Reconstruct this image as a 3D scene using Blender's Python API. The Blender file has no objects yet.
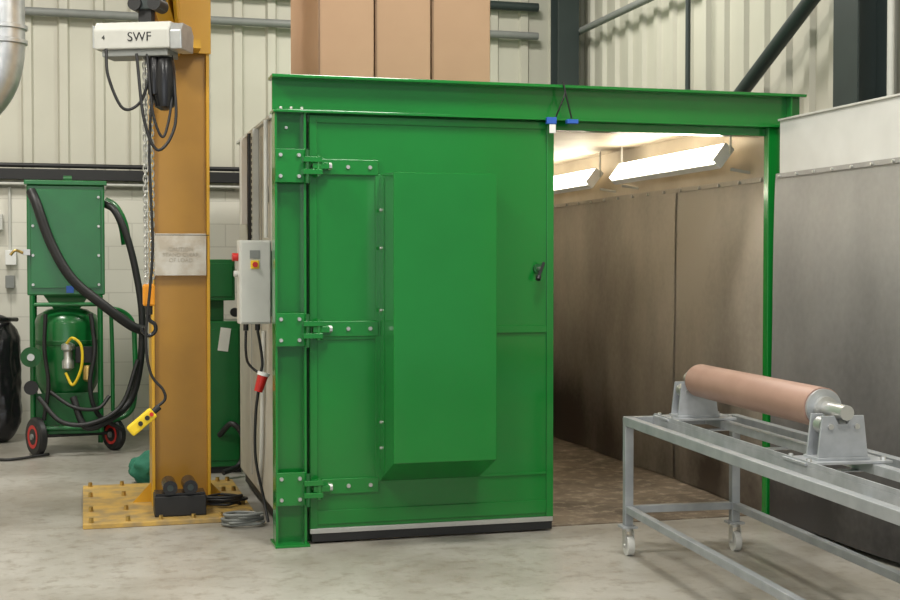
import bpy, bmesh, math, random
from mathutils import Vector, Matrix, noise
random.seed(4)
S=bpy.context.scene
COL=S.collection
S.view_settings.view_transform='Standard'

# ---------------------------------------------------------------- materials
def mat(name,col,rough=0.5,metal=0.0,col2=None,nscale=6.0,amt=(0.35,0.7),bump=0.0,bscale=40.0,emit=None,estr=0,coat=0.0,alpha=None,detail=6):
    m=bpy.data.materials.new(name); m.use_nodes=True
    nt=m.node_tree; N=nt.nodes; L=nt.links
    b=N['Principled BSDF']
    b.inputs['Roughness'].default_value=rough
    b.inputs['Metallic'].default_value=metal
    b.inputs['Coat Weight'].default_value=coat
    b.inputs['Coat Roughness'].default_value=0.08
    tc=N.new('ShaderNodeTexCoord')
    n=N.new('ShaderNodeTexNoise'); n.inputs['Scale'].default_value=nscale; n.inputs['Detail'].default_value=detail
    L.new(tc.outputs['Object'],n.inputs['Vector'])
    r=N.new('ShaderNodeValToRGB')
    if col2 is None: col2=tuple(c*0.88 for c in col)
    r.color_ramp.elements[0].position=amt[0]; r.color_ramp.elements[1].position=amt[1]
    r.color_ramp.elements[0].color=(*col2,1); r.color_ramp.elements[1].color=(*col,1)
    L.new(n.outputs['Fac'],r.inputs['Fac']); L.new(r.outputs['Color'],b.inputs['Base Color'])
    if bump>0:
        n2=N.new('ShaderNodeTexNoise'); n2.inputs['Scale'].default_value=bscale; n2.inputs['Detail'].default_value=4
        L.new(tc.outputs['Object'],n2.inputs['Vector'])
        bp=N.new('ShaderNodeBump'); bp.inputs['Strength'].default_value=bump; bp.inputs['Distance'].default_value=0.01
        L.new(n2.outputs['Fac'],bp.inputs['Height']); L.new(bp.outputs['Normal'],b.inputs['Normal'])
    if emit:
        b.inputs['Emission Color'].default_value=(*emit,1); b.inputs['Emission Strength'].default_value=estr
    if alpha is not None: b.inputs['Alpha'].default_value=alpha
    return m

GREEN=mat('green_gloss_paint',(0.006,0.192,0.026),0.18,0,(0.005,0.168,0.022),1.5,coat=0.35,bump=0.05,bscale=5)
GREEN2=mat('green_machine_paint',(0.006,0.145,0.03),0.3,0,coat=0.25)
GREEND=mat('green_dark_paint',(0.006,0.10,0.02),0.45)
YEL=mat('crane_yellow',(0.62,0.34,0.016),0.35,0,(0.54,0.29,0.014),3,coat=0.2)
YELW=mat('crane_yellow_web_shade',(0.37,0.19,0.020),0.36,0,(0.31,0.155,0.016),3,coat=0.15)  # crane yellow darkened to paint in the shade of the recessed web
YELB=mat('crane_base_yellow',(0.52,0.33,0.08),0.55,0,(0.30,0.215,0.10),9,(0.36,0.62))
YELP=mat('bright_yellow',(0.85,0.6,0.02),0.4)
ORG=mat('orange_hook',(0.8,0.3,0.01),0.4)
BLACK=mat('black_rubber',(0.012,0.012,0.013),0.5)
BLKG=mat('black_gloss',(0.01,0.01,0.012),0.25)
BAGM=mat('black_polythene',(0.012,0.012,0.014),0.25,bump=0.6,bscale=18)
STEEL=mat('zinc_steel',(0.62,0.62,0.60),0.35,0.8)
GALV=mat('galvanised',(0.60,0.62,0.63),0.38,0.7,(0.46,0.48,0.50),12)
TROL=mat('trolley_grey_paint',(0.37,0.39,0.41),0.42,0.3,(0.28,0.30,0.32),8)
TROLD=mat('trolley_plate',(0.48,0.50,0.53),0.36,0.35,(0.35,0.37,0.39),10)
WHEEL=mat('white_nylon',(0.62,0.62,0.6),0.5)
ROLL=mat('roller_rubber_tan',(0.36,0.225,0.18),0.5,0,(0.31,0.19,0.15),5,coat=0.08)
LGREY=mat('light_grey_enclosure',(0.56,0.56,0.52),0.45)
CREAM=mat('cream_enclosure',(0.50,0.48,0.42),0.5)
WHITE=mat('white_plastic',(0.8,0.8,0.78),0.4)
RED=mat('red_plastic',(0.55,0.02,0.015),0.4)
BLUE=mat('blue_plastic',(0.03,0.12,0.5),0.4)
DSTEEL=mat('dark_structural_steel',(0.03,0.043,0.042),0.5)
GIRT=mat('girt_grey',(0.23,0.24,0.23),0.5)
CLAD=mat('cladding_cream',(0.55,0.535,0.455),0.5,0,(0.50,0.485,0.41),1.5)
CARD=mat('cardboard',(0.45,0.29,0.18),0.8,0,(0.41,0.26,0.16),2.5)
BOOTHIN=mat('booth_inner_cream',(0.60,0.53,0.42),0.5,0,(0.48,0.41,0.31),3)
SHEET=mat('leaf_translucent_sheet',(0.62,0.62,0.60),0.4,0,(0.54,0.54,0.52),3)
LAMPM=mat('lamp_diffuser',(1,1,0.95),0.4,emit=(1.0,0.91,0.74),estr=15)
BRASS=mat('brass',(0.6,0.42,0.15),0.35,0.9)
NETM=mat('green_sack',(0.02,0.16,0.10),0.8,bump=0.8,bscale=25)
ROOF=mat('roof_sheet',(0.45,0.45,0.42),0.7)
PLAST=mat('notice_polythene',(0.66,0.64,0.58),0.2,0,(0.52,0.47,0.38),9,(0.40,0.65),alpha=0.7,bump=0.3,bscale=12)

def graded_curtain(name,base,dark,zlo,zhi,metal,rough,k=1.3,sc=1.1,grit=0.25):  # colour runs darker towards the bottom, broken up by noise
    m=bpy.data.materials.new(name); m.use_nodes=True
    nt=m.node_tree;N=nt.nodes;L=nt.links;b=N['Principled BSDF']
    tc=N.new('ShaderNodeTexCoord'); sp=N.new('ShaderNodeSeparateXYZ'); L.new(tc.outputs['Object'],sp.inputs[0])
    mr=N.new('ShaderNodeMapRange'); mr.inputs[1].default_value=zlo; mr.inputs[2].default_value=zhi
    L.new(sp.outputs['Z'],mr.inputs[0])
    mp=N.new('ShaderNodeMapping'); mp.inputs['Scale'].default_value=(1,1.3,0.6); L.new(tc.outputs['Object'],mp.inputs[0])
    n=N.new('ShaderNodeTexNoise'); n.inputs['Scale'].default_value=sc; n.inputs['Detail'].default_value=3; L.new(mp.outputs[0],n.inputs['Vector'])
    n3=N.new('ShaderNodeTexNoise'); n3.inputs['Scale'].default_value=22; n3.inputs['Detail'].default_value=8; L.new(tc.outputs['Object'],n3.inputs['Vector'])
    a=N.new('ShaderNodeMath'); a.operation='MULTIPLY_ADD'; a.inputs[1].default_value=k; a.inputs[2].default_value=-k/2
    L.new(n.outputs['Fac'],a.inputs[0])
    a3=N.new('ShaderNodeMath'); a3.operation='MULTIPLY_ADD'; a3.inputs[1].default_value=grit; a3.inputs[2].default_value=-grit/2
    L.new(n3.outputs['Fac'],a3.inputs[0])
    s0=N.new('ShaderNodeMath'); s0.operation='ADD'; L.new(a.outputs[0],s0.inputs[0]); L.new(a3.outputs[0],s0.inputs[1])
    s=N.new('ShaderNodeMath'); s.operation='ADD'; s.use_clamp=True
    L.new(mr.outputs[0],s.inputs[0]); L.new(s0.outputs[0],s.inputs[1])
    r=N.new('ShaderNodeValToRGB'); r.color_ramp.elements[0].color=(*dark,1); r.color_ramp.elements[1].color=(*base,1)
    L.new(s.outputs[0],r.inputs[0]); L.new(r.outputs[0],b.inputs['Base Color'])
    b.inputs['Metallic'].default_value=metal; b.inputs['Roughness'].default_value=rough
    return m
CURT=graded_curtain('booth_rubber_lining',(0.47,0.42,0.35),(0.05,0.038,0.03),0.15,1.85,0.15,0.33,2.0,0.8,0.3)
CURTO=graded_curtain('leaf_rubber_lining',(0.31,0.305,0.295),(0.045,0.043,0.045),0.1,1.7,0.2,0.36,1.1)

def concrete(name,c1,c2,c3,sc=0.9,rough=0.5,b2=0.10):
    m=bpy.data.materials.new(name); m.use_nodes=True
    nt=m.node_tree;N=nt.nodes;L=nt.links;b=N['Principled BSDF']
    tc=N.new('ShaderNodeTexCoord')
    n=N.new('ShaderNodeTexNoise'); n.inputs['Scale'].default_value=sc; n.inputs['Detail'].default_value=9; n.inputs['Roughness'].default_value=0.65
    L.new(tc.outputs['Object'],n.inputs['Vector'])
    r=N.new('ShaderNodeValToRGB'); r.color_ramp.elements[0].position=0.38; r.color_ramp.elements[1].position=0.60
    r.color_ramp.elements[0].color=(*c2,1); r.color_ramp.elements[1].color=(*c1,1)
    L.new(n.outputs['Fac'],r.inputs[0])
    n2=N.new('ShaderNodeTexNoise'); n2.inputs['Scale'].default_value=9; n2.inputs['Detail'].default_value=10; n2.inputs['Roughness'].default_value=0.7
    L.new(tc.outputs['Object'],n2.inputs['Vector'])
    r2=N.new('ShaderNodeValToRGB'); r2.color_ramp.elements[0].position=0.50; r2.color_ramp.elements[1].position=0.72
    r2.color_ramp.elements[0].color=(0,0,0,1); r2.color_ramp.elements[1].color=(0.85,0.85,0.85,1)
    L.new(n2.outputs['Fac'],r2.inputs[0])
    mx=N.new('ShaderNodeMixRGB'); L.new(r2.outputs[0],mx.inputs[0]); L.new(r.outputs[0],mx.inputs[1]); mx.inputs[2].default_value=(*c3,1)
    L.new(mx.outputs[0],b.inputs['Base Color'])
    b.inputs['Roughness'].default_value=rough
    bp=N.new('ShaderNodeBump'); bp.inputs['Strength'].default_value=b2; bp.inputs['Distance'].default_value=0.01
    L.new(n2.outputs['Fac'],bp.inputs['Height']); L.new(bp.outputs[0],b.inputs['Normal'])
    return m
FLOOR=concrete('concrete_floor',(0.39,0.375,0.34),(0.27,0.25,0.215),(0.19,0.162,0.125),0.9,0.36)
BFLOOR=concrete('abrasive_covered_floor',(0.19,0.15,0.11),(0.085,0.065,0.046),(0.46,0.39,0.30),1.8,0.6,0.3)

def blockmat():
    m=bpy.data.materials.new('painted_blockwork'); m.use_nodes=True
    nt=m.node_tree;N=nt.nodes;L=nt.links;b=N['Principled BSDF']
    tc=N.new('ShaderNodeTexCoord'); mp=N.new('ShaderNodeMapping'); mp.inputs['Rotation'].default_value=(math.radians(90),0,0)
    L.new(tc.outputs['Object'],mp.inputs[0])
    br=N.new('ShaderNodeTexBrick'); br.inputs['Scale'].default_value=1.0
    br.inputs['Brick Width'].default_value=0.45; br.inputs['Row Height'].default_value=0.225; br.inputs['Mortar Size'].default_value=0.006
    br.inputs['Color1'].default_value=(0.66,0.64,0.57,1); br.inputs['Color2'].default_value=(0.63,0.61,0.54,1); br.inputs['Mortar'].default_value=(0.54,0.52,0.46,1)
    L.new(mp.outputs[0],br.inputs['Vector']); L.new(br.outputs['Color'],b.inputs['Base Color'])
    bp=N.new('ShaderNodeBump'); bp.invert=True; bp.inputs['Strength'].default_value=0.3; bp.inputs['Distance'].default_value=0.01
    L.new(br.outputs['Fac'],bp.inputs['Height']); L.new(bp.outputs[0],b.inputs['Normal'])
    b.inputs['Roughness'].default_value=0.6
    return m
BLOCK=blockmat()

# ---------------------------------------------------------------- builder
class G:
    def __init__(s,name,loc=(0,0,0),M=None):
        s.loc=Vector(loc); s.M=M or Matrix.Identity(4)
        s.e=bpy.data.objects.new(name,None); s.e.location=s.loc; s.e.empty_display_size=0.2
        COL.objects.link(s.e)
    def add(s,name,bm,m,smooth=False,bevel=0):
        if bevel>0:
            bmesh.ops.bevel(bm,geom=bm.edges[:],offset=bevel,segments=2,affect='EDGES',profile=0.5)
        bmesh.ops.recalc_face_normals(bm,faces=bm.faces[:])
        bmesh.ops.transform(bm,matrix=s.M,verts=bm.verts[:])
        bmesh.ops.translate(bm,vec=-s.loc,verts=bm.verts[:])
        me=bpy.data.meshes.new(name); bm.to_mesh(me); bm.free()
        if smooth:
            for p in me.polygons: p.use_smooth=True
            try: me.set_sharp_from_angle(angle=math.radians(40))
            except Exception: pass
        me.materials.append(m)
        o=bpy.data.objects.new(name,me); o.parent=s.e; COL.objects.link(o); return o
    def box(s,name,x0,x1,y0,y1,z0,z1,m,bevel=0.002,R=None):
        bm=bmesh.new(); bmesh.ops.create_cube(bm,size=1)
        bmesh.ops.scale(bm,vec=(abs(x1-x0),abs(y1-y0),abs(z1-z0)),verts=bm.verts[:])
        if R is not None: bmesh.ops.transform(bm,matrix=R,verts=bm.verts[:])
        bmesh.ops.translate(bm,vec=((x0+x1)/2,(y0+y1)/2,(z0+z1)/2),verts=bm.verts[:])
        return s.add(name,bm,m,bevel=bevel)
    def cyl(s,name,a,b,r,m,r2=None,seg=24,bevel=0):
        a=Vector(a);b=Vector(b);d=b-a
        bm=bmesh.new(); bmesh.ops.create_cone(bm,cap_ends=True,segments=seg,radius1=r,radius2=r if r2 is None else r2,depth=d.length)
        R=d.to_track_quat('Z','Y').to_matrix().to_4x4()
        bmesh.ops.transform(bm,matrix=Matrix.Translation((a+b)/2)@R,verts=bm.verts[:])
        return s.add(name,bm,m,smooth=True)
    def cyls(s,name,lst,m,seg=10):
        bm=bmesh.new()
        for a,b,r in lst:
            a=Vector(a);b=Vector(b);d=b-a
            R=d.to_track_quat('Z','Y').to_matrix().to_4x4()
            bmesh.ops.create_cone(bm,cap_ends=True,segments=seg,radius1=r,radius2=r*0.85,depth=d.length,matrix=Matrix.Translation((a+b)/2)@R)
        return s.add(name,bm,m,smooth=True)
    def beam(s,name,a,b,w,h,m):
        a=Vector(a);b=Vector(b);d=b-a
        bm=bmesh.new(); bmesh.ops.create_cube(bm,size=1)
        bmesh.ops.scale(bm,vec=(w,h,d.length),verts=bm.verts[:])
        R=d.to_track_quat('Z','Y').to_matrix().to_4x4()
        bmesh.ops.transform(bm,matrix=Matrix.Translation((a+b)/2)@R,verts=bm.verts[:])
        return s.add(name,bm,m,bevel=0.003)
    def lathe(s,name,c,prof,m,seg=32,R=None):
        bm=bmesh.new(); rings=[]
        for r,z in prof:
            rings.append([bm.verts.new((r*math.cos(2*math.pi*i/seg),r*math.sin(2*math.pi*i/seg),z)) for i in range(seg)])
        for a,b in zip(rings,rings[1:]):
            for i in range(seg): bm.faces.new((a[i],a[(i+1)%seg],b[(i+1)%seg],b[i]))
        bm.faces.new(rings[0]); bm.faces.new(rings[-1])
        T=Matrix.Translation(c)
        if R is not None: T=T@R
        bmesh.ops.transform(bm,matrix=T,verts=bm.verts[:])
        return s.add(name,bm,m,smooth=True)
    def tube(s,name,pts,r,m,res=8):
        P=[Vector(p) for p in pts]; Q=[]
        ext=[2*P[0]-P[1]]+P+[2*P[-1]-P[-2]]
        for i in range(1,len(ext)-2):
            p0,p1,p2,p3=ext[i-1:i+3]
            for k in range(res):
                t=k/res
                Q.append(0.5*((2*p1)+(-p0+p2)*t+(2*p0-5*p1+4*p2-p3)*t*t+(-p0+3*p1-3*p2+p3)*t**3))
        Q.append(P[-1]); bm=bmesh.new(); rings=[]; seg=12; up=None
        for i,q in enumerate(Q):
            t=(Q[min(i+1,len(Q)-1)]-Q[max(i-1,0)]).normalized()
            if up is None: up=t.orthogonal().normalized()
            up=(up-t*up.dot(t)).normalized(); v=t.cross(up)
            rings.append([bm.verts.new(q+r*(math.cos(2*math.pi*j/seg)*up+math.sin(2*math.pi*j/seg)*v)) for j in range(seg)])
        for a,b in zip(rings,rings[1:]):
            for i in range(seg): bm.faces.new((a[i],a[(i+1)%seg],b[(i+1)%seg],b[i]))
        bm.faces.new(rings[0]); bm.faces.new(rings[-1])
        return s.add(name,bm,m,smooth=True)
    def poly(s,name,pts,ext,m,bevel=0):
        bm=bmesh.new(); vs=[bm.verts.new(p) for p in pts]; f=bm.faces.new(vs)
        r=bmesh.ops.extrude_face_region(bm,geom=[f])
        bmesh.ops.translate(bm,vec=ext,verts=[v for v in r['geom'] if isinstance(v,bmesh.types.BMVert)])
        return s.add(name,bm,m,bevel=bevel)
    def chain(s,name,a,b,m,pitch=0.03,R=0.011,r=0.0035):
        a=Vector(a);b=Vector(b);n=int((b-a).length/pitch); bm=bmesh.new(); d=(b-a).normalized()
        Rm=d.to_track_quat('Z','Y').to_matrix()
        for i in range(n+1):
            c=a+d*pitch*i; rings=[]
            for u in range(10):
                A=2*math.pi*u/10; ring=[]
                for w in range(5):
                    B=2*math.pi*w/5
                    rr=R+r*math.cos(B); x=rr*math.cos(A); z=rr*math.sin(A)*1.75; y=r*math.sin(B)
                    p=Vector((x,y,z)) if i%2 else Vector((y,x,z))
                    ring.append(bm.verts.new(c+Rm@p))
                rings.append(ring)
            for u in range(10):
                for w in range(5):
                    bm.faces.new((rings[u][w],rings[(u+1)%10][w],rings[(u+1)%10][(w+1)%5],rings[u][(w+1)%5]))
        return s.add(name,bm,m,smooth=True)
    def text(s,name,body,size,M,m,ext=0.001):
        c=bpy.data.curves.new(name,'FONT'); c.body=body; c.size=size; c.extrude=ext; c.align_x='CENTER'; c.align_y='CENTER'
        t=bpy.data.objects.new('tmp',c); COL.objects.link(t)
        bpy.context.view_layer.update()
        me=bpy.data.meshes.new_from_object(t); bpy.data.objects.remove(t)
        bm=bmesh.new(); bm.from_mesh(me); bpy.data.meshes.remove(me)
        bmesh.ops.transform(bm,matrix=M,verts=bm.verts[:])
        return s.add(name,bm,m)

def single(name,build):
    bm=bmesh.new(); m=build(bm)
    bmesh.ops.recalc_face_normals(bm,faces=bm.faces[:])
    me=bpy.data.meshes.new(name); bm.to_mesh(me); bm.free(); me.materials.append(m)
    o=bpy.data.objects.new(name,me); COL.objects.link(o); return o
def sbox(name,x0,x1,y0,y1,z0,z1,m):
    def b(bm):
        bmesh.ops.create_cube(bm,size=1)
        bmesh.ops.scale(bm,vec=(x1-x0,y1-y0,z1-z0),verts=bm.verts[:])
        bmesh.ops.translate(bm,vec=((x0+x1)/2,(y0+y1)/2,(z0+z1)/2),verts=bm.verts[:])
        return m
    return single(name,b)
RX=Matrix.Rotation(math.radians(90),4,'X')

# ---------------------------------------------------------------- shell
XL,XR,YB,YF,ZT=-4.0,5.1,13.2,-2.5,5.6
sbox('floor',XL-.2,XR+.2,YF,YB+.2,-0.2,0,FLOOR)
sbox('ceiling',XL-.2,XR+.2,YF,YB+.2,ZT,ZT+.1,ROOF)
def ribbed(name,p0,dirv,nrm,length,z0,z1,pitch=0.333):
    g=G(name)
    prof=[]; x=0; d=0.04
    while x<length:
        for fx,fd in ((0,0),(0.10,0),(0.12,d),(0.195,d),(0.215,0)):
            prof.append((x+fx,fd))
        x+=pitch
    bm=bmesh.new(); a=[];b=[]
    for px,pd in prof:
        p=Vector(p0)+Vector(dirv)*px+Vector(nrm)*pd
        a.append(bm.verts.new((p.x,p.y,z0))); b.append(bm.verts.new((p.x,p.y,z1)))
    for i in range(len(a)-1): bm.faces.new((a[i],a[i+1],b[i+1],b[i]))
    g.add('cladding_sheet',bm,CLAD); return g
gb=ribbed('wall_back',(XL,YB+.06,0),(1,0,0),(0,-1,0),XR-XL+.1,2.35,ZT)
gb.box('blockwork',XL,XR,YB,YB+.15,0,2.35,BLOCK,0)
gb.box('backing',XL-.1,XR+.1,YB+.1,YB+.2,2.35,ZT,CLAD,0)
gr=ribbed('wall_right',(XR+.05,YF,0),(0,1,0),(-1,0,0),YB-YF,0.0,ZT)
gr.box('backing',XR+.1,XR+.2,YF,YB+.2,0,ZT,CLAD,0)
gl=ribbed('wall_left',(XL-.05,YF,0),(0,1,0),(1,0,0),YB-YF,0,ZT)
gl.box('backing',XL-.2,XL-.1,YF,YB+.2,0,ZT,CLAD,0)
g=G('trim_1'); 
g.cyl('girt_back',(XL,YB-.06,4.02),(4.6,YB-.06,4.02),0.04,GIRT)
g.cyl('girt_back_high',(XL,YB-.06,4.32),(4.6,YB-.06,4.32),0.045,DSTEEL)
g.cyl('girt_side',(4.98,0,4.05),(4.98,13.0,4.05),0.035,GIRT)
g=G('cable_tray_run')
g.box('tray',XL,1.7,YB-.12,YB-.01,2.43,2.53,BLACK)
g.cyl('cable_1',(XL,YB-.08,2.565),(1.7,YB-.08,2.565),0.022,BLACK)
g.cyl('cable_2',(XL,YB-.08,2.39),(1.7,YB-.08,2.39),0.016,LGREY)
def hcol(name,x0,x1,y0,y1,z1,m,web='x'):
    g=G(name,((x0+x1)/2,(y0+y1)/2,0)); t=0.015
    if web=='x':
        g.box('flange_1',x0,x0+t,y0,y1,0,z1,m); g.box('flange_2',x1-t,x1,y0,y1,0,z1,m)
        g.box('web',x0+t,x1-t,(y0+y1)/2-.006,(y0+y1)/2+.006,0,z1,m)
    else:
        g.box('flange_1',x0,x1,y0,y0+t,0,z1,m); g.box('flange_2',x0,x1,y1-t,y1,0,z1,m)
        g.box('web',(x0+x1)/2-.006,(x0+x1)/2+.006,y0+t,y1-t,0,z1,m)
    return g
hcol('steel_column',4.72,4.95,12.85,13.08,ZT,DSTEEL,'y')
hcol('steel_column',4.72,4.96,7.38,7.66,ZT,DSTEEL)
g=G('diagonal_brace',(4.92,9,3)); g.cyl('brace_tube',(4.92,10.1,2.535),(4.92,7.69,3.77),0.055,DSTEEL)
g.box('brace_end_plate',4.90,4.97,9.98,10.14,2.42,2.58,DSTEEL)
g=G('vertical_conduit',(4.93,10.3,0)); g.cyl('conduit_pipe',(4.93,10.25,0),(4.93,10.25,4.0),0.022,DSTEEL)
g=G('vertical_conduit',(4.72,7.02,0)); g.cyl('conduit_pipe',(4.72,7.02,0),(4.72,7.02,ZT-.05),0.022,LGREY)
g=G('equipment_sign',(3.5,13.1,4.2))
g.box('sign_panel',3.05,4.0,13.04,13.06,4.14,4.26,DSTEEL)

# ---------------------------------------------------------------- booth
B=G('blast_room',(2.7,10,0))
B.box('post_left_flange_left',1.045,1.059,7.49,7.61,0,2.48,GREEN)
B.box('post_left_flange_right',1.211,1.225,7.49,7.61,0,2.48,GREEN)
B.box('post_left_web',1.059,1.211,7.56,7.572,0,2.48,GREEN,0)
B.box('post_left_base_plate',1.035,1.235,7.44,7.66,0,.015,GREEN)
B.box('post_right_web',4.165,4.30,7.50,7.56,0,2.48,GREEN,.004)
B.box('post_right_base_plate',4.15,4.34,7.46,7.62,0,.015,GREEN)
B.box('header_web',1.035,4.395,7.52,7.535,2.495,2.672,GREEN,0)
B.box('header_top_flange',1.025,4.40,7.44,7.62,2.672,2.69,GREEN,.003)
B.box('header_bottom_flange',1.035,4.395,7.47,7.62,2.48,2.495,GREEN,.002)
B.box('header_end_stiffener',4.30,4.312,7.46,7.6,2.495,2.672,GREEN)
B.box('door_head_rail',1.24,4.165,7.54,7.64,2.43,2.48,GREEN)
B.box('wall_left_panel',1.45,1.50,7.66,12.8,0,2.6,GREEN2,0)
B.box('wall_front_return',1.225,1.50,7.62,7.66,0,2.6,GREEN2,0)
B.box('wall_right_panel',4.29,4.33,7.56,12.8,0,2.6,BOOTHIN,0)
B.box('wall_rear_panel',1.50,4.29,12.75,12.8,0,2.6,BOOTHIN,0)
B.box('inner_ceiling',1.50,4.29,7.62,12.75,2.56,2.6,BOOTHIN,0)
B.box('roof_top',1.45,4.33,7.62,12.8,2.6,2.63,GREEN2,0)
B.box('abrasive_floor',1.50,4.29,7.62,12.75,0.0,0.008,BFLOOR,0)
def curtain(g,name,x,y0,y1,z0,z1,m,amp=0.02,seed=0,side=-1):
    bm=bmesh.new(); ny=int((y1-y0)/.03); nz=26; rows=[]
    for j in range(nz+1):
        row=[]; tz=j/nz; z=z0+(z1-z0)*tz; k=(1-tz)**0.6
        for i in range(ny+1):
            y=y0+(y1-y0)*i/ny
            w=amp*k*(0.5*math.sin(y*3.2+seed)+0.2*math.sin(y*7.7+seed*2+z)+1.3*noise.noise(Vector((y*1.0,z*.9,seed))))
            row.append(bm.verts.new((x+side*(w+amp*k*1.7),y,z)))
        rows.append(row)
    for a,b in zip(rows,rows[1:]):
        for i in range(ny): bm.faces.new((a[i],a[i+1],b[i+1],b[i]))
    return g.add(name,bm,m,smooth=True)
ys=[7.6,9.05,10.5,12.0,12.7]
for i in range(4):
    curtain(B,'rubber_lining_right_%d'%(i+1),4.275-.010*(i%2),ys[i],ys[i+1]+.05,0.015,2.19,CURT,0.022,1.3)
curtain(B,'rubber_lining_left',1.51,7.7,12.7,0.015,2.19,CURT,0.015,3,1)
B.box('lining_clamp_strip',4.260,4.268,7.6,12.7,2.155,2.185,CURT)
B.cyls('lining_bolts',[((4.260,7.75+i*.3,2.168),(4.246,7.75+i*.3,2.168),.012) for i in range(17)],STEEL)
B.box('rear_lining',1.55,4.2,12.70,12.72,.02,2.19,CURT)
bolts=[]
for zc in (2.177,1.243,.33):
    B.box('hinge_plate',1.047,1.222,7.475,7.49,zc-.095,zc+.095,GREEN)
    B.box('hinge_knuckle_upper',1.20,1.31,7.43,7.475,zc+.02,zc+.05,GREEN)
    B.box('hinge_knuckle_lower',1.20,1.31,7.43,7.475,zc-.05,zc-.02,GREEN)
    B.cyl('hinge_pin',(1.225,7.445,zc-.10),(1.225,7.445,zc+.09),.013,GREEND)
    for dx in (1.075,1.18):
        for dz in (-.06,.06): bolts.append(((dx,7.475,zc+dz),(dx,7.46,zc+dz),.012))
bolts.append(((1.12,7.56,2.40),(1.12,7.55,2.40),.010))
for x in (1.08,1.14,1.2): bolts.append(((x,7.49,2.50),(x,7.49,2.512),.010))
B.cyls('hinge_bolts',bolts,STEEL)

# ---------------------------------------------------------------- closed door
D=G('blast_room_door',(2,7.55,0))
x0,x1=1.245,2.735
D.box('leaf_slab',x0,x1,7.525,7.60,.06,2.475,GREEN,.003)
D.box('stile_left',x0+.003,x0+.045,7.513,7.526,.075,2.47,GREEN)
D.box('stile_right',x1-.045,x1-.002,7.510,7.526,.075,2.47,GREEN)
D.box('top_rail',x0+.045,x1-.045,7.515,7.526,2.43,2.47,GREEN)
D.box('bottom_rail',x0+.045,x1-.045,7.515,7.526,.11,.19,GREEN,.003)
D.box('mid_rail',2.27,x1-.045,7.513,7.526,1.205,1.25,GREEN,.003)
D.box('mid_rail_left',x0+.045,1.655,7.515,7.526,1.18,1.2,GREEN,.003)
D.box('lower_rail',2.27,x1-.045,7.515,7.526,.345,.36,GREEN,.002)
D.box('bottom_rubber_seal',x0+.01,x1-.01,7.51,7.59,.012,.06,BLACK)
D.box('bottom_clamp_strip',x0,x1-.005,7.506,7.522,.06,.088,STEEL)
sb=[]
for zc in (2.177,1.243,.33):
    D.box('hinge_strap',x0+.005,1.65,7.506,7.526,zc-.045,zc+.045,GREEN,.004)
    D.box('hinge_lug',1.255,1.35,7.44,7.515,zc-.017,zc+.017,GREEN)
    D.cyl('hinge_barrel',(1.29,7.45,zc-.06),(1.29,7.45,zc+.06),.015,GREEN)
    D.cyl('hinge_nut',(1.35,7.48,zc),(1.37,7.48,zc),.020,STEEL,seg=6)
    for x in (1.47,1.60): sb.append(((x,7.508,zc),(x,7.496,zc),.013))
for i in range(9): sb.append(((1.3+i*.165,7.508,.074),(1.3+i*.165,7.501,.074),.006))
D.cyls('strap_bolts',sb,STEEL)
bx0,bx1=1.662,2.265
D.poly('air_inlet_box',[(bx0,7.525,2.145),(bx0,7.166,2.13),(bx0,7.166,.50),(bx0,7.525,.345)],(bx1-bx0,0,0),GREEN,.004)
D.box('inlet_mounting_flange',bx0-.03,bx0+.002,7.510,7.525,.35,2.14,GREEN)
D.box('inlet_side_lip',bx0-.006,bx0,7.40,7.512,.42,2.11,GREEN,.001)
D.box('inlet_mounting_flange_right',bx1,bx1+.03,7.512,7.525,.35,2.14,GREEN)
D.cyls('inlet_screws',[((bx0-.003,7.46,z),(bx0-.016,7.46,z),.010) for z in (1.93,1.71,1.35,.70,.55)],STEEL)
D.cyl('latch_plate',(2.635,7.525,1.59),(2.635,7.508,1.59),.030,GREEND)
D.cyl('latch_spindle',(2.635,7.51,1.59),(2.635,7.46,1.59),.012,STEEL)
D.beam('latch_handle',(2.620,7.46,1.545),(2.65,7.45,1.63),.022,.018,BLACK)
D.cyl('latch_knob',(2.620,7.46,1.545),(2.612,7.45,1.525),.016,BLACK)

# ---------------------------------------------------------------- open leaf
O=G('blast_room_door',(4.22,6.7,0))
O.M=Matrix.Translation((-.06,0,0))
O.box('leaf_slab',4.262,4.34,5.92,7.42,.06,2.52,GREEN,.003)
O.box('leaf_inner_sheet',4.255,4.262,5.93,7.41,2.16,2.515,SHEET,.001)
O.box('top_lip',4.245,4.262,5.92,7.42,2.512,2.525,LGREY)
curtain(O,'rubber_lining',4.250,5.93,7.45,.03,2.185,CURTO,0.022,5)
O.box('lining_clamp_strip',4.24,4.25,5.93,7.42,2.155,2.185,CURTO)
O.cyls('lining_bolts',[((4.24,5.98+i*.2,2.168),(4.228,5.98+i*.2,2.168),.009) for i in range(8)],STEEL)
O.box('bottom_rubber_seal',4.265,4.335,5.93,7.41,.01,.06,BLACK)

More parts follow.
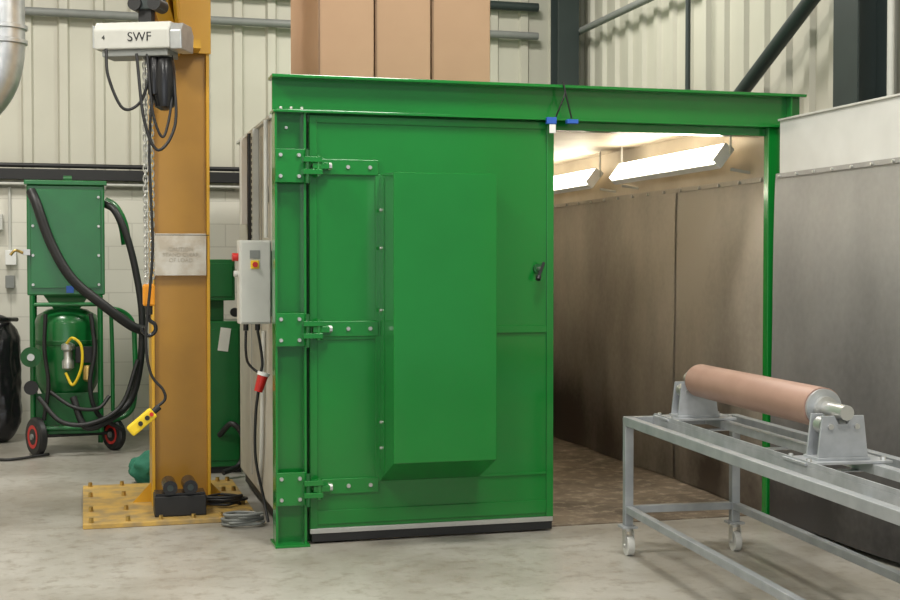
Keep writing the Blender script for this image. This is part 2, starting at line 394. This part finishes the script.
# ---------------------------------------------------------------- booth lamps
def lamp(xc,y0,y1,zc,sgn):
    g=G('fluorescent_lamp',(xc,(y0+y1)/2,zc))
    R=Matrix.Rotation(sgn*math.radians(38),4,'Y')
    g.M=Matrix.Translation((xc,(y0+y1)/2,zc))@R
    h=(y1-y0)/2
    g.box('housing',0.0*sgn,0.05*sgn,-h,h,-.085,.085,WHITE,.004)
    g.box('diffuser',-0.03*sgn,0.0,-h+.01,h-.01,-.075,.075,LAMPM,.012)
    for yy in (-h,h):
        g.box('end_cap',-.03*sgn,.05*sgn,yy-.008,yy+.008,-.075,.075,WHITE)
    g.M=Matrix.Identity(4)
    for yy in (y0-.02,y1+.02):
        g.beam('wall_bracket',(xc+.05*sgn,yy,zc-.10),(xc+.195*sgn,yy,zc-.12),.012,.02,LGREY)
        g.beam('ceiling_bracket',(xc+.05*sgn,yy,zc+.0),(xc+.05*sgn,yy,2.56),.012,.02,LGREY)
    return g
lamp(4.09,7.98,9.78,2.35,1)
lamp(4.09,10.28,12.08,2.35,1)
lamp(1.72,7.98,9.78,2.35,-1)  # this and the next: unseen lamps added to brighten the booth
lamp(1.72,10.28,12.08,2.35,-1)

g=G('cable_lock',(2.72,7.45,2.45))
g.box('lock_body',2.665,2.725,7.44,7.468,2.455,2.495,BLUE)
g.box('tag',2.68,2.72,7.44,7.446,2.40,2.452,WHITE)
g.box('clamp',2.79,2.86,7.43,7.468,2.46,2.485,BLUE)
g.tube('cord',[(2.72,7.45,2.49),(2.74,7.42,2.56),(2.77,7.42,2.64),(2.76,7.43,2.705),(2.78,7.425,2.62),(2.82,7.44,2.49)],.005,BLACK)

TAPE=mat('tape',(0.22,0.13,0.07),0.5)
def carton(x0,x1,y0,y1,z0,z1):
    g=G('cardboard_carton',((x0+x1)/2,(y0+y1)/2,z0))
    g.box('carton_body',x0,x1,y0,y1,z0,z1,CARD,.006)
    g.box('tape_strip',x0+.0,x0+.010,y0-.003,y0-.0005,z0+.02,z1-.02,TAPE,0)
    g.box('lid_flap_seam',x0+.02,x1-.02,y0-.003,y0-.0005,z1-.12,z1-.115,TAPE,0)
carton(1.42,1.775,8.2,9.35,2.632,4.1)
carton(1.785,2.145,8.2,9.35,2.632,4.1)
carton(2.155,2.545,8.2,9.35,2.632,4.1)

# ---------------------------------------------------------------- jib crane
C=G('jib_crane',(.61,9.0,0))
C.box('base_plate',-.02,1.045,8.3,9.8,0,.03,YELB,.004)
cx=.61; w=.19
C.box('column_flange_left',cx-w,cx-w+.02,8.82,9.18,.03,4.6,YEL)
C.box('column_flange_right',cx+w-.02,cx+w,8.82,9.18,.03,4.6,YEL)
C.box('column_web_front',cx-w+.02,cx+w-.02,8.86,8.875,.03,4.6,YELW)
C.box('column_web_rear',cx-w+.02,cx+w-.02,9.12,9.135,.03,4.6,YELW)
for sx in (-1,1):
    xx=cx+sx*w
    C.poly('foot_gusset',[(xx,9.0,.03),(xx+sx*.12,9.0,.03),(xx,9.0,.16)],(0,.015,0),YEL)
bl=[]
for x in (.03,.25,.93,1.0):
    for y in (8.36,8.75,9.3,9.74): bl.append(((x,y,.03),(x,y,.06),.018))
bl+= [((x,8.36,.03),(x,8.36,.055),.016) for x in (.45,.65,.82)]
C.cyls('anchor_bolts',bl,BRASS,6)
C.box('arm_bearing_bracket',cx-.12,cx+.12,8.6,8.82,3.0,3.06,YEL)
C.poly('arm_side_plate',[(cx-.02,8.82,2.98),(cx-.02,8.82,3.75),(cx-.12,8.0,3.75),(cx-.12,8.0,3.5),(cx-.04,8.6,3.1)],(.02,0,0),YEL)
C.beam('arm_strut',(cx-.03,8.82,3.08),(cx-.22,8.15,3.48),.10,.12,YEL)
C.box('upper_cap_plate',cx-.02,cx+w+.01,8.80,8.82,3.0,4.4,YEL)
C.beam('arm_beam',(cx,8.9,3.6),(cx-.42,7.2,3.6),.12,.22,YEL)
g=G('polythene_notice',(cx,8.8,1.68))
g.box('notice_sheet',cx-.17,cx+.165,8.806,8.811,1.545,1.82,PLAST,.001)
g.cyl('tie_wire',(cx-.185,8.808,1.81),(cx+.185,8.808,1.81),.003,BLACK)
g.text('notice_lettering','CAUTION\nSTAND CLEAR\nOF LOAD',.036,Matrix.Translation((cx,8.804,1.68))@RX,mat('faded_ink',(0.33,0.30,0.24),0.5),.0005)
g=G('cable_guide_rollers',(.56,8.5,.03))
g.box('guide_block',.415,.735,8.42,8.62,.032,.16,BLACK,.006)
g.box('guide_top_rail',.42,.73,8.44,8.6,.16,.175,BLKG)
for x in (.51,.635):
    g.cyl('roller',(x,8.40,.215),(x,8.62,.215),.045,BLKG)
    g.cyl('roller_hub',(x,8.39,.215),(x,8.41,.215),.02,DSTEEL)

# chain hoist
H=G('chain_hoist',(.33,8.0,2.95))
H.M=Matrix.Translation((.345,8.0,2.94))@Matrix.Rotation(math.radians(-24),4,'Z')
H.poly('hoist_body',[(-.26,-.11,-.07),(-.26,.11,-.07),(-.26,.12,.04),(-.26,.08,.09),(-.26,-.08,.09),(-.26,-.12,.04)],(.46,0,0),LGREY,.008)
H.poly('motor_end',[(.20,-.10,-.075),(.20,.10,-.075),(.20,.11,.03),(.20,.07,.08),(.20,-.07,.08),(.20,-.11,.03)],(.07,0,0),GALV,.006)
H.box('end_cover',-.275,-.26,-.10,.10,-.06,.07,GALV,.004)
H.box('lower_housing',-.22,.18,-.09,.09,-.11,-.07,GIRT,.004)
H.text('hoist_label','SWF',.075,Matrix.Translation((.02,-.1175,-.005))@Matrix.Rotation(math.radians(90),4,'X'),BLACK)
H.text('hoist_label_small','4',.04,Matrix.Translation((-.2,-.1175,-.005))@RX,BLACK)
H.box('suspension_lug',-.02,.06,-.03,.03,.09,.18,BLACK)
H.cyl('trolley_wheel_1',(-.03,-.07,.2),(-.03,.07,.2),.04,BLACK)
H.cyl('trolley_wheel_2',(.09,-.07,.2),(.09,.07,.2),.04,BLACK)
H.box('trolley_block',-.06,.12,-.05,.05,.17,.5,DSTEEL)
H.M=Matrix.Identity(4)
H.chain('load_chain',(.385,7.97,2.84),(.385,7.97,1.50),STEEL,r=.0045,R=.013)
H.chain('load_chain_return',(.350,7.97,2.84),(.352,7.97,1.50),STEEL,r=.0045,R=.013)
H.lathe('chain_bag',(.46,7.94,2.52),[(.02,0),(.055,.02),(.07,.1),(.066,.24),(.055,.30),(.052,.31)],BLKG,20)
H.lathe('limit_switch_housing',(.40,7.92,2.60),[(.01,0),(.035,.01),(.04,.12),(.03,.2),(.02,.24)],BLKG,16)
H.tube('supply_cable_loop',[(.13,7.9,2.86),(.14,7.88,2.7),(.22,7.88,2.52),(.32,7.9,2.56),(.37,7.92,2.72),(.36,7.95,2.84)],.009,BLACK)
H.tube('supply_cable_loop_2',[(.30,7.9,2.84),(.34,7.86,2.45),(.42,7.86,2.28),(.52,7.88,2.45),(.50,7.92,2.84)],.009,BLACK)
H.tube('supply_cable_loop_3',[(.36,7.9,2.84),(.39,7.87,2.5),(.45,7.87,2.36),(.50,7.9,2.6),(.47,7.95,2.84)],.008,BLACK)
H.box('hook_block',.33,.40,7.94,8.0,1.37,1.50,ORG,.012)
H.cyl('hook_swivel',(.365,7.97,1.32),(.365,7.97,1.38),.022,BLACK)
H.tube('hook',[(.365,7.97,1.33),(.367,7.97,1.29),(.40,7.97,1.26),(.40,7.97,1.22),(.365,7.97,1.195),(.33,7.97,1.22),(.33,7.97,1.245)],.012,BLKG)
H.tube('pendant_cable',[(.41,7.95,2.84),(.37,7.90,2.3),(.385,7.9,1.7),(.345,7.9,1.2),(.37,7.9,.98),(.44,7.9,.88),(.45,7.9,.82),(.39,7.9,.77)],.0085,BLACK)
H.M=Matrix.Translation((.325,7.9,.70))@Matrix.Rotation(math.radians(50),4,'Y')
H.box('pendant_body',-.034,.034,-.025,.025,-.10,.08,YELP,.012)
H.cyl('pendant_gland',(0,0,.08),(0,0,.125),.018,BLACK)
H.cyl('pendant_button_up',(0,-.024,.03),(0,-.035,.03),.014,BLACK)
H.cyl('pendant_button_down',(0,-.024,-.02),(0,-.035,-.02),.014,BLACK)
H.cyl('pendant_stop',(0,-.024,.062),(0,-.04,.062),.012,RED)
H.M=Matrix.Identity(4)

# ---------------------------------------------------------------- cabinets left of booth
E=G('electrical_cabinet',(1.25,8.8,0))
E.box('cabinet_body',1.10,1.445,8.0,9.75,.12,2.5,CREAM,.006)
E.box('cabinet_plinth',1.13,1.44,8.05,9.7,.03,.12,BLACK)
for y in (8.5,9.03): E.box('door_gap',1.097,1.10,y,y+.008,.18,2.44,GIRT,0)
E.box('cabinet_top_lip',1.08,1.445,7.98,9.77,2.5,2.52,LGREY)
E.box('slotted_trunking',1.058,1.098,8.62,8.70,1.75,2.5,LGREY,.002)
E.cyls('trunking_slots',[((1.058,8.66,1.8+i*.04),(1.054,8.66,1.8+i*.04),.013) for i in range(17)],BLACK,6)
E.box('slotted_trunking_rear',1.06,1.098,9.25,9.35,1.9,2.5,WHITE,.002)
E.box('junction_box',1.055,1.098,8.85,9.0,1.5,1.7,WHITE,.004)
E.cyl('conduit_riser',(1.075,8.1,1.78),(1.075,8.1,2.5),.014,LGREY)
E.cyl('conduit_riser_rear',(1.075,8.95,1.7),(1.075,8.95,2.5),.012,BLACK)
E.box('data_plate',1.094,1.098,8.15,8.35,2.15,2.3,WHITE,0)
E.box('data_plate_lower',1.094,1.098,8.15,8.3,2.0,2.1,mat('plate_print',(0.25,0.25,0.25),0.5),0)
E.tube('flex_conduit',[(1.085,8.3,1.2),(1.08,8.3,1.0),(1.08,8.35,.7),(1.08,8.4,.4),(1.08,8.5,.2)],.014,LGREY)
K=G('control_box',(.98,8.05,1.5))
K.box('enclosure',.885,1.075,7.86,8.0,1.26,1.76,LGREY,.008)
K.box('enclosure_door',.893,1.067,7.85,7.862,1.27,1.75,LGREY,.004)
K.box('mounting_bracket',1.0,1.098,8.0,8.04,1.3,1.7,GALV)
K.box('isolator_plate',.950,1.0,7.842,7.852,1.59,1.64,YELP,.002)
K.cyl('isolator_handle',(.975,7.842,1.615),(.975,7.825,1.615),.016,RED)
K.box('warning_label',.945,1.005,7.846,7.851,1.65,1.70,GIRT,.001)
K.cyl('emergency_stop',(.885,7.93,1.66),(.85,7.93,1.66),.024,RED)
K.cyl('side_button',(.885,7.93,1.56),(.86,7.93,1.56),.018,LGREY)
K.cyl('cable_gland',(.93,7.93,1.22),(.93,7.93,1.26),.016,BLACK)
K.cyl('cable_gland_2',(1.0,7.93,1.22),(1.0,7.93,1.26),.016,BLACK)
P=G('power_socket_plug',(1.02,8.05,.9))
P.tube('lead_rear',[(.93,7.93,1.218),(.93,7.94,1.1),(.95,7.99,1.02),(1.0,7.98,.97),(1.03,7.95,.96)],.008,BLACK)
P.tube('lead',[(1.0,7.93,1.218),(1.02,7.95,1.12),(1.03,7.95,1.02),(1.02,7.95,.96)],.009,BLACK)
P.cyl('plug_body',(1.035,7.95,.95),(1.005,7.95,.85),.033,RED,.026)
P.cyl('plug_collar',(1.040,7.95,.965),(1.034,7.95,.945),.038,WHITE)
P.tube('trailing_lead',[(1.005,7.95,.85),(.99,7.96,.7),(.99,7.97,.45),(1.04,7.99,.2),(1.06,7.93,.06)],.009,BLACK)
def loops(g,c,n,r,m,th=.009):
    pts=[]
    for i in range(n*8):
        a=i*math.pi/4+.3*random.random(); rr=r*(.6+.4*random.random())
        pts.append((c[0]+rr*math.cos(a)*1.3,c[1]+rr*math.sin(a)*.8,c[2]+th+i*th*.22))
    g.tube('cable_loops',pts,th,m)
g=G('coiled_cable',(.93,8.14,0)); loops(g,(.93,8.15,0),5,.11,GIRT)
loops(C,(.87,8.72,.031),4,.12,BLACK)

F=G('dust_filter_cabinet',(1.0,10.6,0))
F.box('lower_body',.74,1.19,10.3,10.8,.05,1.18,GREEN2,.006)
F.box('plinth',.76,1.17,10.32,10.78,0,.05,BLACK)
F.box('upper_body',.78,1.13,10.35,10.75,1.34,1.66,GREEN2,.006)
F.box('neck',.86,1.05,10.42,10.68,1.18,1.34,GREEND,.004)
F.box('upper_door_panel',.80,1.11,10.338,10.35,1.37,1.63,GREEN2,.003)
F.box('lower_door_panel',.78,1.15,10.288,10.3,.1,1.12,GREEN2,.004)
F.box('instruction_tag',1.0,1.08,10.28,10.286,.95,1.13,WHITE,.001,R=Matrix.Rotation(math.radians(8),4,'Y'))
F.cyl('gauge',(1.12,10.3,1.25),(1.12,10.25,1.25),.035,BLACK)
F.tube('black_hose',[(1.0,10.28,.3),(1.08,10.15,.4),(1.16,10.1,.3),(1.14,10.1,.1),(1.0,10.0,.05)],.022,BLACK)
g=G('green_sack',(.42,9.98,0))
bm=bmesh.new(); bmesh.ops.create_icosphere(bm,subdivisions=4,radius=1)
for v in bm.verts:
    n=noise.noise(v.co*2.2)*.3; v.co=Vector((v.co.x*(.16+.1*n),v.co.y*.12*(1+n),max(-.11,v.co.z*.12*(1+n))+.11))+Vector((.47,9.98,0.0))
g.add('sack_body',bm,NETM,True)

# ---------------------------------------------------------------- blast pot machine
A=G('abrasive_blast_pot',(-.15,12,0))
A.box('hopper_body',-.47,.17,11.75,12.3,1.36,2.30,GREEN2,.01)
A.box('hopper_lid',-.49,.19,11.73,12.32,2.30,2.34,GREEN2,.006)
A.box('hopper_front_panel',-.44,.14,11.738,11.75,1.42,2.26,GREEN2,.004)
A.cyl('lid_handle',(-.17,11.9,2.36),(-.10,11.9,2.36),.03,GREEND)
A.cyls('panel_bolts',[((x,11.737,z),(x,11.728,z),.013) for x in (-.42,.12) for z in (1.45,1.7,1.95,2.2)],STEEL)
A.box('side_latch',-.50,-.44,11.70,11.74,1.70,1.75,STEEL)
A.tube('latch_cord',[(-.5,11.7,1.72),(-.56,11.68,1.74),(-.6,11.68,1.70)],.012,BRASS)
A.lathe('hopper_cone',(-.15,12.02,1.18),[(.10,0),(.28,.19),(.28,.2)],GREEN2,4,R=Matrix.Rotation(math.pi/4,4,'Z'))
A.lathe('pressure_vessel',(-.15,12.0,.33),[(.03,0),(.06,.05),(.21,.16),(.26,.26),(.275,.34),(.275,.78),(.25,.85),(.17,.90),(.06,.925)],GREEN2,32)
A.lathe('vessel_band',(-.15,12.0,.93),[(.279,0),(.284,.005),(.284,.035),(.279,.04)],GREEND,32)
A.box('lower_skirt_plate',-.41,.11,11.76,11.77,.24,.52,GREEND,.004)
A.box('base_tray',-.43,.13,11.74,12.26,.17,.2,GREEND,.004)
for x in (-.43,.13):
    A.cyl('frame_leg_front',(x,11.74,.18),(x,11.74,1.36),.022,GREEN2)
    A.cyl('frame_leg_rear',(x,12.26,.02),(x,12.26,1.36),.022,GREEN2)
    A.cyl('frame_side_bar',(x,11.74,.22),(x,12.26,.22),.02,GREEN2)
A.cyl('frame_cross_front',(-.43,11.74,.22),(.13,11.74,.22),.02,GREEN2)
A.cyl('frame_cross_upper',(-.43,11.74,1.28),(.13,11.74,1.28),.018,GREEN2)
A.cyl('axle',(-.40,11.72,.16),(.27,11.9,.15),.016,BLACK)
A.tube('push_handle',[(.13,11.74,1.25),(.30,11.8,1.22),(.40,11.82,1.12),(.42,11.82,.9),(.42,11.82,.5),(.36,11.82,.32),(.13,11.78,.24)],.022,GREEN2)
A.tube('push_handle_inner',[(.22,11.76,1.20),(.23,11.8,.8),(.23,11.8,.35)],.018,GREEN2)
def wheel(x,y,r,ang):
    R=Matrix.Translation((x,y,r))@Matrix.Rotation(math.radians(ang),4,'Z')@Matrix.Rotation(math.radians(90),4,'Y')
    A.M=R
    A.lathe('tyre',(0,0,0),[(r*.6,-.035),(r*.9,-.035),(r,-.02),(r,.02),(r*.9,.035),(r*.6,.035)],BLACK,28)
    A.lathe('wheel_rim',(0,0,0),[(.02,-.03),(r*.6,-.038),(r*.6,.038),(.02,.03)],RED,24)
    A.cyl('hub_cap',(0,0,-.05),(0,0,.05),.025,GIRT)
    A.M=Matrix.Identity(4)
wheel(-.40,11.66,.165,25)
wheel(.24,11.86,.14,35)
A.tube('blast_hose',[(-.43,11.7,2.24),(-.38,11.62,2.12),(-.27,11.58,1.80),(-.10,11.55,1.50),(.15,11.55,1.28),(.38,11.6,1.10),(.50,11.65,1.05)],.042,BLACK)
A.tube('air_hose',[(.17,11.85,2.15),(.26,11.75,2.08),(.36,11.72,1.85),(.44,11.72,1.5),(.48,11.72,1.15),(.46,11.72,.75),(.38,11.72,.45),(.2,11.6,.3),(.0,11.55,.25),(-.1,11.6,.5)],.030,BLACK)
A.tube('green_elbow_pipe',[(.17,12.0,2.18),(.26,12.0,2.12),(.33,12.0,1.98),(.36,12.0,1.8)],.045,GREEN2)
A.tube('yellow_hose',[(-.15,11.66,.95),(-.10,11.6,1.0),(-.03,11.58,.93),(-.03,11.58,.75),(-.10,11.62,.60),(-.16,11.66,.7)],.012,YELP)
A.tube('black_hose_loop',[(-.3,11.68,.55),(-.1,11.55,.42),(.1,11.55,.40),(.2,11.6,.5)],.016,BLACK)
A.tube('black_hose_vertical',[(-.32,11.69,1.2),(-.33,11.66,.9),(-.30,11.66,.6),(-.34,11.67,.3)],.018,BLACK)
A.tube('black_hose_rear',[(.05,11.69,1.2),(.08,11.62,.9),(.04,11.6,.6),(.1,11.62,.35),(.3,11.7,.2)],.020,BLACK)
A.tube('black_hose_low',[(-.38,11.64,.5),(-.2,11.55,.30),(.05,11.52,.28),(.3,11.6,.42),(.44,11.66,.8)],.020,BLACK)
A.lathe('control_valve',(-.14,11.68,.72),[(.02,0),(.05,.02),(.05,.08),(.035,.1),(.035,.16),(.055,.18),(.055,.22),(.02,.24)],STEEL,16)
A.lathe('filter_bowl',(.02,11.68,.62),[(.02,0),(.04,.02),(.04,.12),(.03,.14)],BRASS,16)
A.box('control_panel_black',-.08,.06,11.70,11.73,.78,.92,BLACK,.005)
A.cyl('metering_valve',(-.15,12.0,.33),(-.15,12.0,.2),.045,BRASS)
A.cyl('pressure_gauge',(-.44,11.70,.84),(-.44,11.64,.84),.085,GREEND)
A.cyl('pressure_gauge_hub',(-.44,11.64,.84),(-.44,11.62,.84),.03,STEEL)
A.cyl('handwheel',(-.44,11.68,.58),(-.44,11.65,.58),.06,BLACK,seg=20)
A.box('blue_label',-.15,-.09,11.715,11.722,1.38,1.44,BLUE,.001)
A.tube('floor_cable',[(-.3,11.6,.02),(-.6,11.4,.015),(-.9,11.5,.015),(-1.5,11.2,.015)],.012,BLACK)

g=G('black_bin_bag',(-.72,12.7,0))
bm=bmesh.new(); bmesh.ops.create_icosphere(bm,subdivisions=5,radius=1)
for v in bm.verts:
    c=v.co.copy(); n=noise.noise(Vector((c.x*3,c.y*3,c.z*1.2)))*.12+noise.noise(c*7)*.05
    f=(1-abs(c.z)**7)**.5 if abs(c.z)<1 else 0
    L=math.hypot(c.x,c.y) or 1
    k=(1+n)*(1.0 if c.z<.6 else 1-.25*(c.z-.6)/.4)
    v.co=Vector((c.x/L*.21*k*f,c.y/L*.20*k*f,(max(-.98,c.z)+1)*.59*(1+.03*n)))+Vector((-.78,12.7,-.01))
g.add('bag_body',bm,BAGM,True)
g.tube('bag_rim_fold',[(-.97,12.7,1.12),(-.86,12.52,1.14),(-.70,12.52,1.13),(-.60,12.68,1.12)],.02,BAGM)

g=G('ventilation_duct',(-.9,9.3,3))
g.tube('duct_pipe',[(-.52,9.6,5.5),(-.52,9.6,4.4),(-.52,9.6,3.4),(-.525,9.6,3.05),(-.59,9.6,2.83),(-.75,9.6,2.65),(-1.0,9.6,2.5)],.14,GALV,10)
for z in (3.13,3.23): g.lathe('duct_collar',(-.52,9.6,z),[(.14,0),(.155,.005),(.155,.03),(.14,.035)],GALV,28)
g=G('wall_socket_box',(-.75,13.1,2))
g.box('switch_box',-.86,-.74,13.08,13.2,1.95,2.1,LGREY,.005)
g.box('socket_box',-.72,-.62,13.1,13.2,1.62,1.76,WHITE,.005)
g.box('socket_box_2',-.72,-.64,13.1,13.2,1.40,1.52,GIRT,.005)
g.cyl('conduit',(-.68,13.18,1.76),(-.68,13.18,2.36),.014,LGREY)

# ---------------------------------------------------------------- trolley
T=Matrix.Translation((2.905,6.79,0))@Matrix.Rotation(math.radians(-4.3),4,'Z')
W=.63; Lg=3.3; zt=.77; s=.024
K=G('steel_trolley',(3.1,5.2,0),T)
for nm,x in (('left',0),('right',W)):
    K.box('top_rail_'+nm,x-s,x+s,-Lg,0,zt-.05,zt,TROL,.003)
    K.box('lower_rail_'+nm,x-s*.85,x+s*.85,-Lg,0,.235,.275,TROL,.003)
    for k,y in (('far',-s),('near',-Lg+s)):
        K.box('leg_%s_%s'%(nm,k),x-s,x+s,y-s,y+s,.165,zt-.05,TROL,.003)
        K.box('caster_plate',x-.045,x+.045,y-.045,y+.045,.152,.165,TROLD)
        K.cyl('caster_swivel',(x,y,.135),(x,y,.153),.03,STEEL)
        K.box('caster_fork_1',x-.026,x-.021,y-.035,y+.02,.045,.137,STEEL,.001)
        K.box('caster_fork_2',x+.021,x+.026,y-.035,y+.02,.045,.137,STEEL,.001)
        K.cyl('caster_wheel',(x-.018,y-.015,.055),(x+.018,y-.015,.055),.055,WHEEL)
        K.cyl('caster_axle',(x-.032,y-.015,.055),(x+.032,y-.015,.055),.012,STEEL)
K.box('top_cross_far',s,W-s,-2*s,0,zt-.05,zt,TROL)
K.box('top_cross_near',s,W-s,-Lg,-Lg+2*s,zt-.05,zt,TROL)
K.box('lower_cross_far',s,W-s,-.045,-.005,.235,.275,TROL)
K.box('lower_cross_near',s,W-s,-Lg,-Lg+.045,.235,.275,TROL)
K.box('cradle_rail_left',.14,.19,-Lg+.05,-.05,zt-.045,zt-.002,TROLD)
K.box('cradle_rail_left_lip',.14,.146,-Lg+.05,-.05,zt-.002,zt+.02,TROLD,.001)
K.box('cradle_rail_right',.44,.49,-Lg+.05,-.05,zt-.045,zt-.002,TROLD)
for y in (-.30,-1.05,-1.75,-2.4):
    K.box('top_cross_mid',s,W-s,y-.03,y+.03,zt-.052,zt-.046,TROLD,.001)
def cradle(y,near):
    ax=.33
    K.box('cradle_base',ax-.20,ax+.20,y-.11,y+.11,zt,zt+.012,TROLD)
    K.box('cradle_foot',ax-.12,ax+.12,y-.07,y+.07,zt+.012,zt+.024,TROLD)
    for sy in (-1,1):
        yy=y+sy*.05
        K.poly('cradle_cheek',[(ax-.115,yy-.006,zt+.024),(ax+.115,yy-.006,zt+.024),(ax+.095,yy-.006,zt+.20),(ax+.04,yy-.006,zt+.20),(ax+.02,yy-.006,zt+.165),(ax-.02,yy-.006,zt+.165),(ax-.04,yy-.006,zt+.20),(ax-.095,yy-.006,zt+.20)],(0,.012,0),TROLD,.001)
    for sx in (-1,1):
        K.cyl('support_wheel',(ax+sx*.06,y-.03,zt+.155),(ax+sx*.06,y+.03,zt+.155),.037,STEEL)
        K.cyl('support_axle',(ax+sx*.06,y-.068,zt+.155),(ax+sx*.06,y+.068,zt+.155),.012,STEEL)
    K.cyls('cradle_bolts',[((ax+sx*.17,y+sy*.085,zt+.012),(ax+sx*.17,y+sy*.085,zt+.026),.012) for sx in (-1,1) for sy in (-1,1)],STEEL,6)
cradle(-.17,False); cradle(-1.79,True)
R=G('rubber_covered_roller',(3.15,5.9,.98),T)
ax=.33; zr=.985
R.cyl('rubber_cover',(ax,-.255,zr),(ax,-1.66,zr),.089,ROLL,seg=48)
R.cyl('end_disc_far',(ax,-.235,zr),(ax,-.255,zr),.083,GALV,seg=40)
R.cyl('end_disc_near',(ax,-1.66,zr),(ax,-1.675,zr),.083,GALV,seg=40)
R.cyl('hub_near',(ax,-1.675,zr),(ax,-1.70,zr),.052,STEEL,seg=32)
R.cyl('shaft_near',(ax,-1.70,zr),(ax,-1.88,zr),.032,STEEL)
R.cyl('shaft_far',(ax,-.235,zr),(ax,-.08,zr),.032,STEEL)

# ---------------------------------------------------------------- lights
def area(name,loc,size,power,rot=(0,0,0),col=(1,1,1),sy=None):
    l=bpy.data.lights.new(name,'AREA'); l.shape='RECTANGLE'; l.size=size; l.size_y=sy or size; l.energy=power; l.color=col
    o=bpy.data.objects.new(name,l); o.location=loc; o.rotation_euler=rot; COL.objects.link(o); return o
for i,(x,y,p) in enumerate(((-1.5,2,150),(2.5,2,140),(-1.8,6,190),(2.2,5.4,165),(-1.2,10.2,160),(3,10.5,165))):
    area('ceiling_area_light',(x,y,5.5),0.9,p,col=(1,0.965,0.89))  # unseen ceiling lights, added as general light for the hall
area('front_fill_light',(-1.0,-2.3,2.6),4.5,85,rot=(math.radians(90),0,math.radians(0)),col=(0.93,0.97,1),sy=3.6)  # soft frontal fill added behind the camera; no doorway is modelled
w=bpy.data.worlds.new('world'); S.world=w; w.use_nodes=True
w.node_tree.nodes['Background'].inputs[0].default_value=(0.85,0.92,1,1)
w.node_tree.nodes['Background'].inputs[1].default_value=0.45

# ---------------------------------------------------------------- camera
cam=bpy.data.cameras.new('camera'); cam.sensor_width=36; cam.lens=52.72
co=bpy.data.objects.new('camera',cam); COL.objects.link(co)
co.location=(0,0,1.6); co.rotation_euler=(math.radians(90-1.43),0,math.radians(-15.5))
S.camera=co
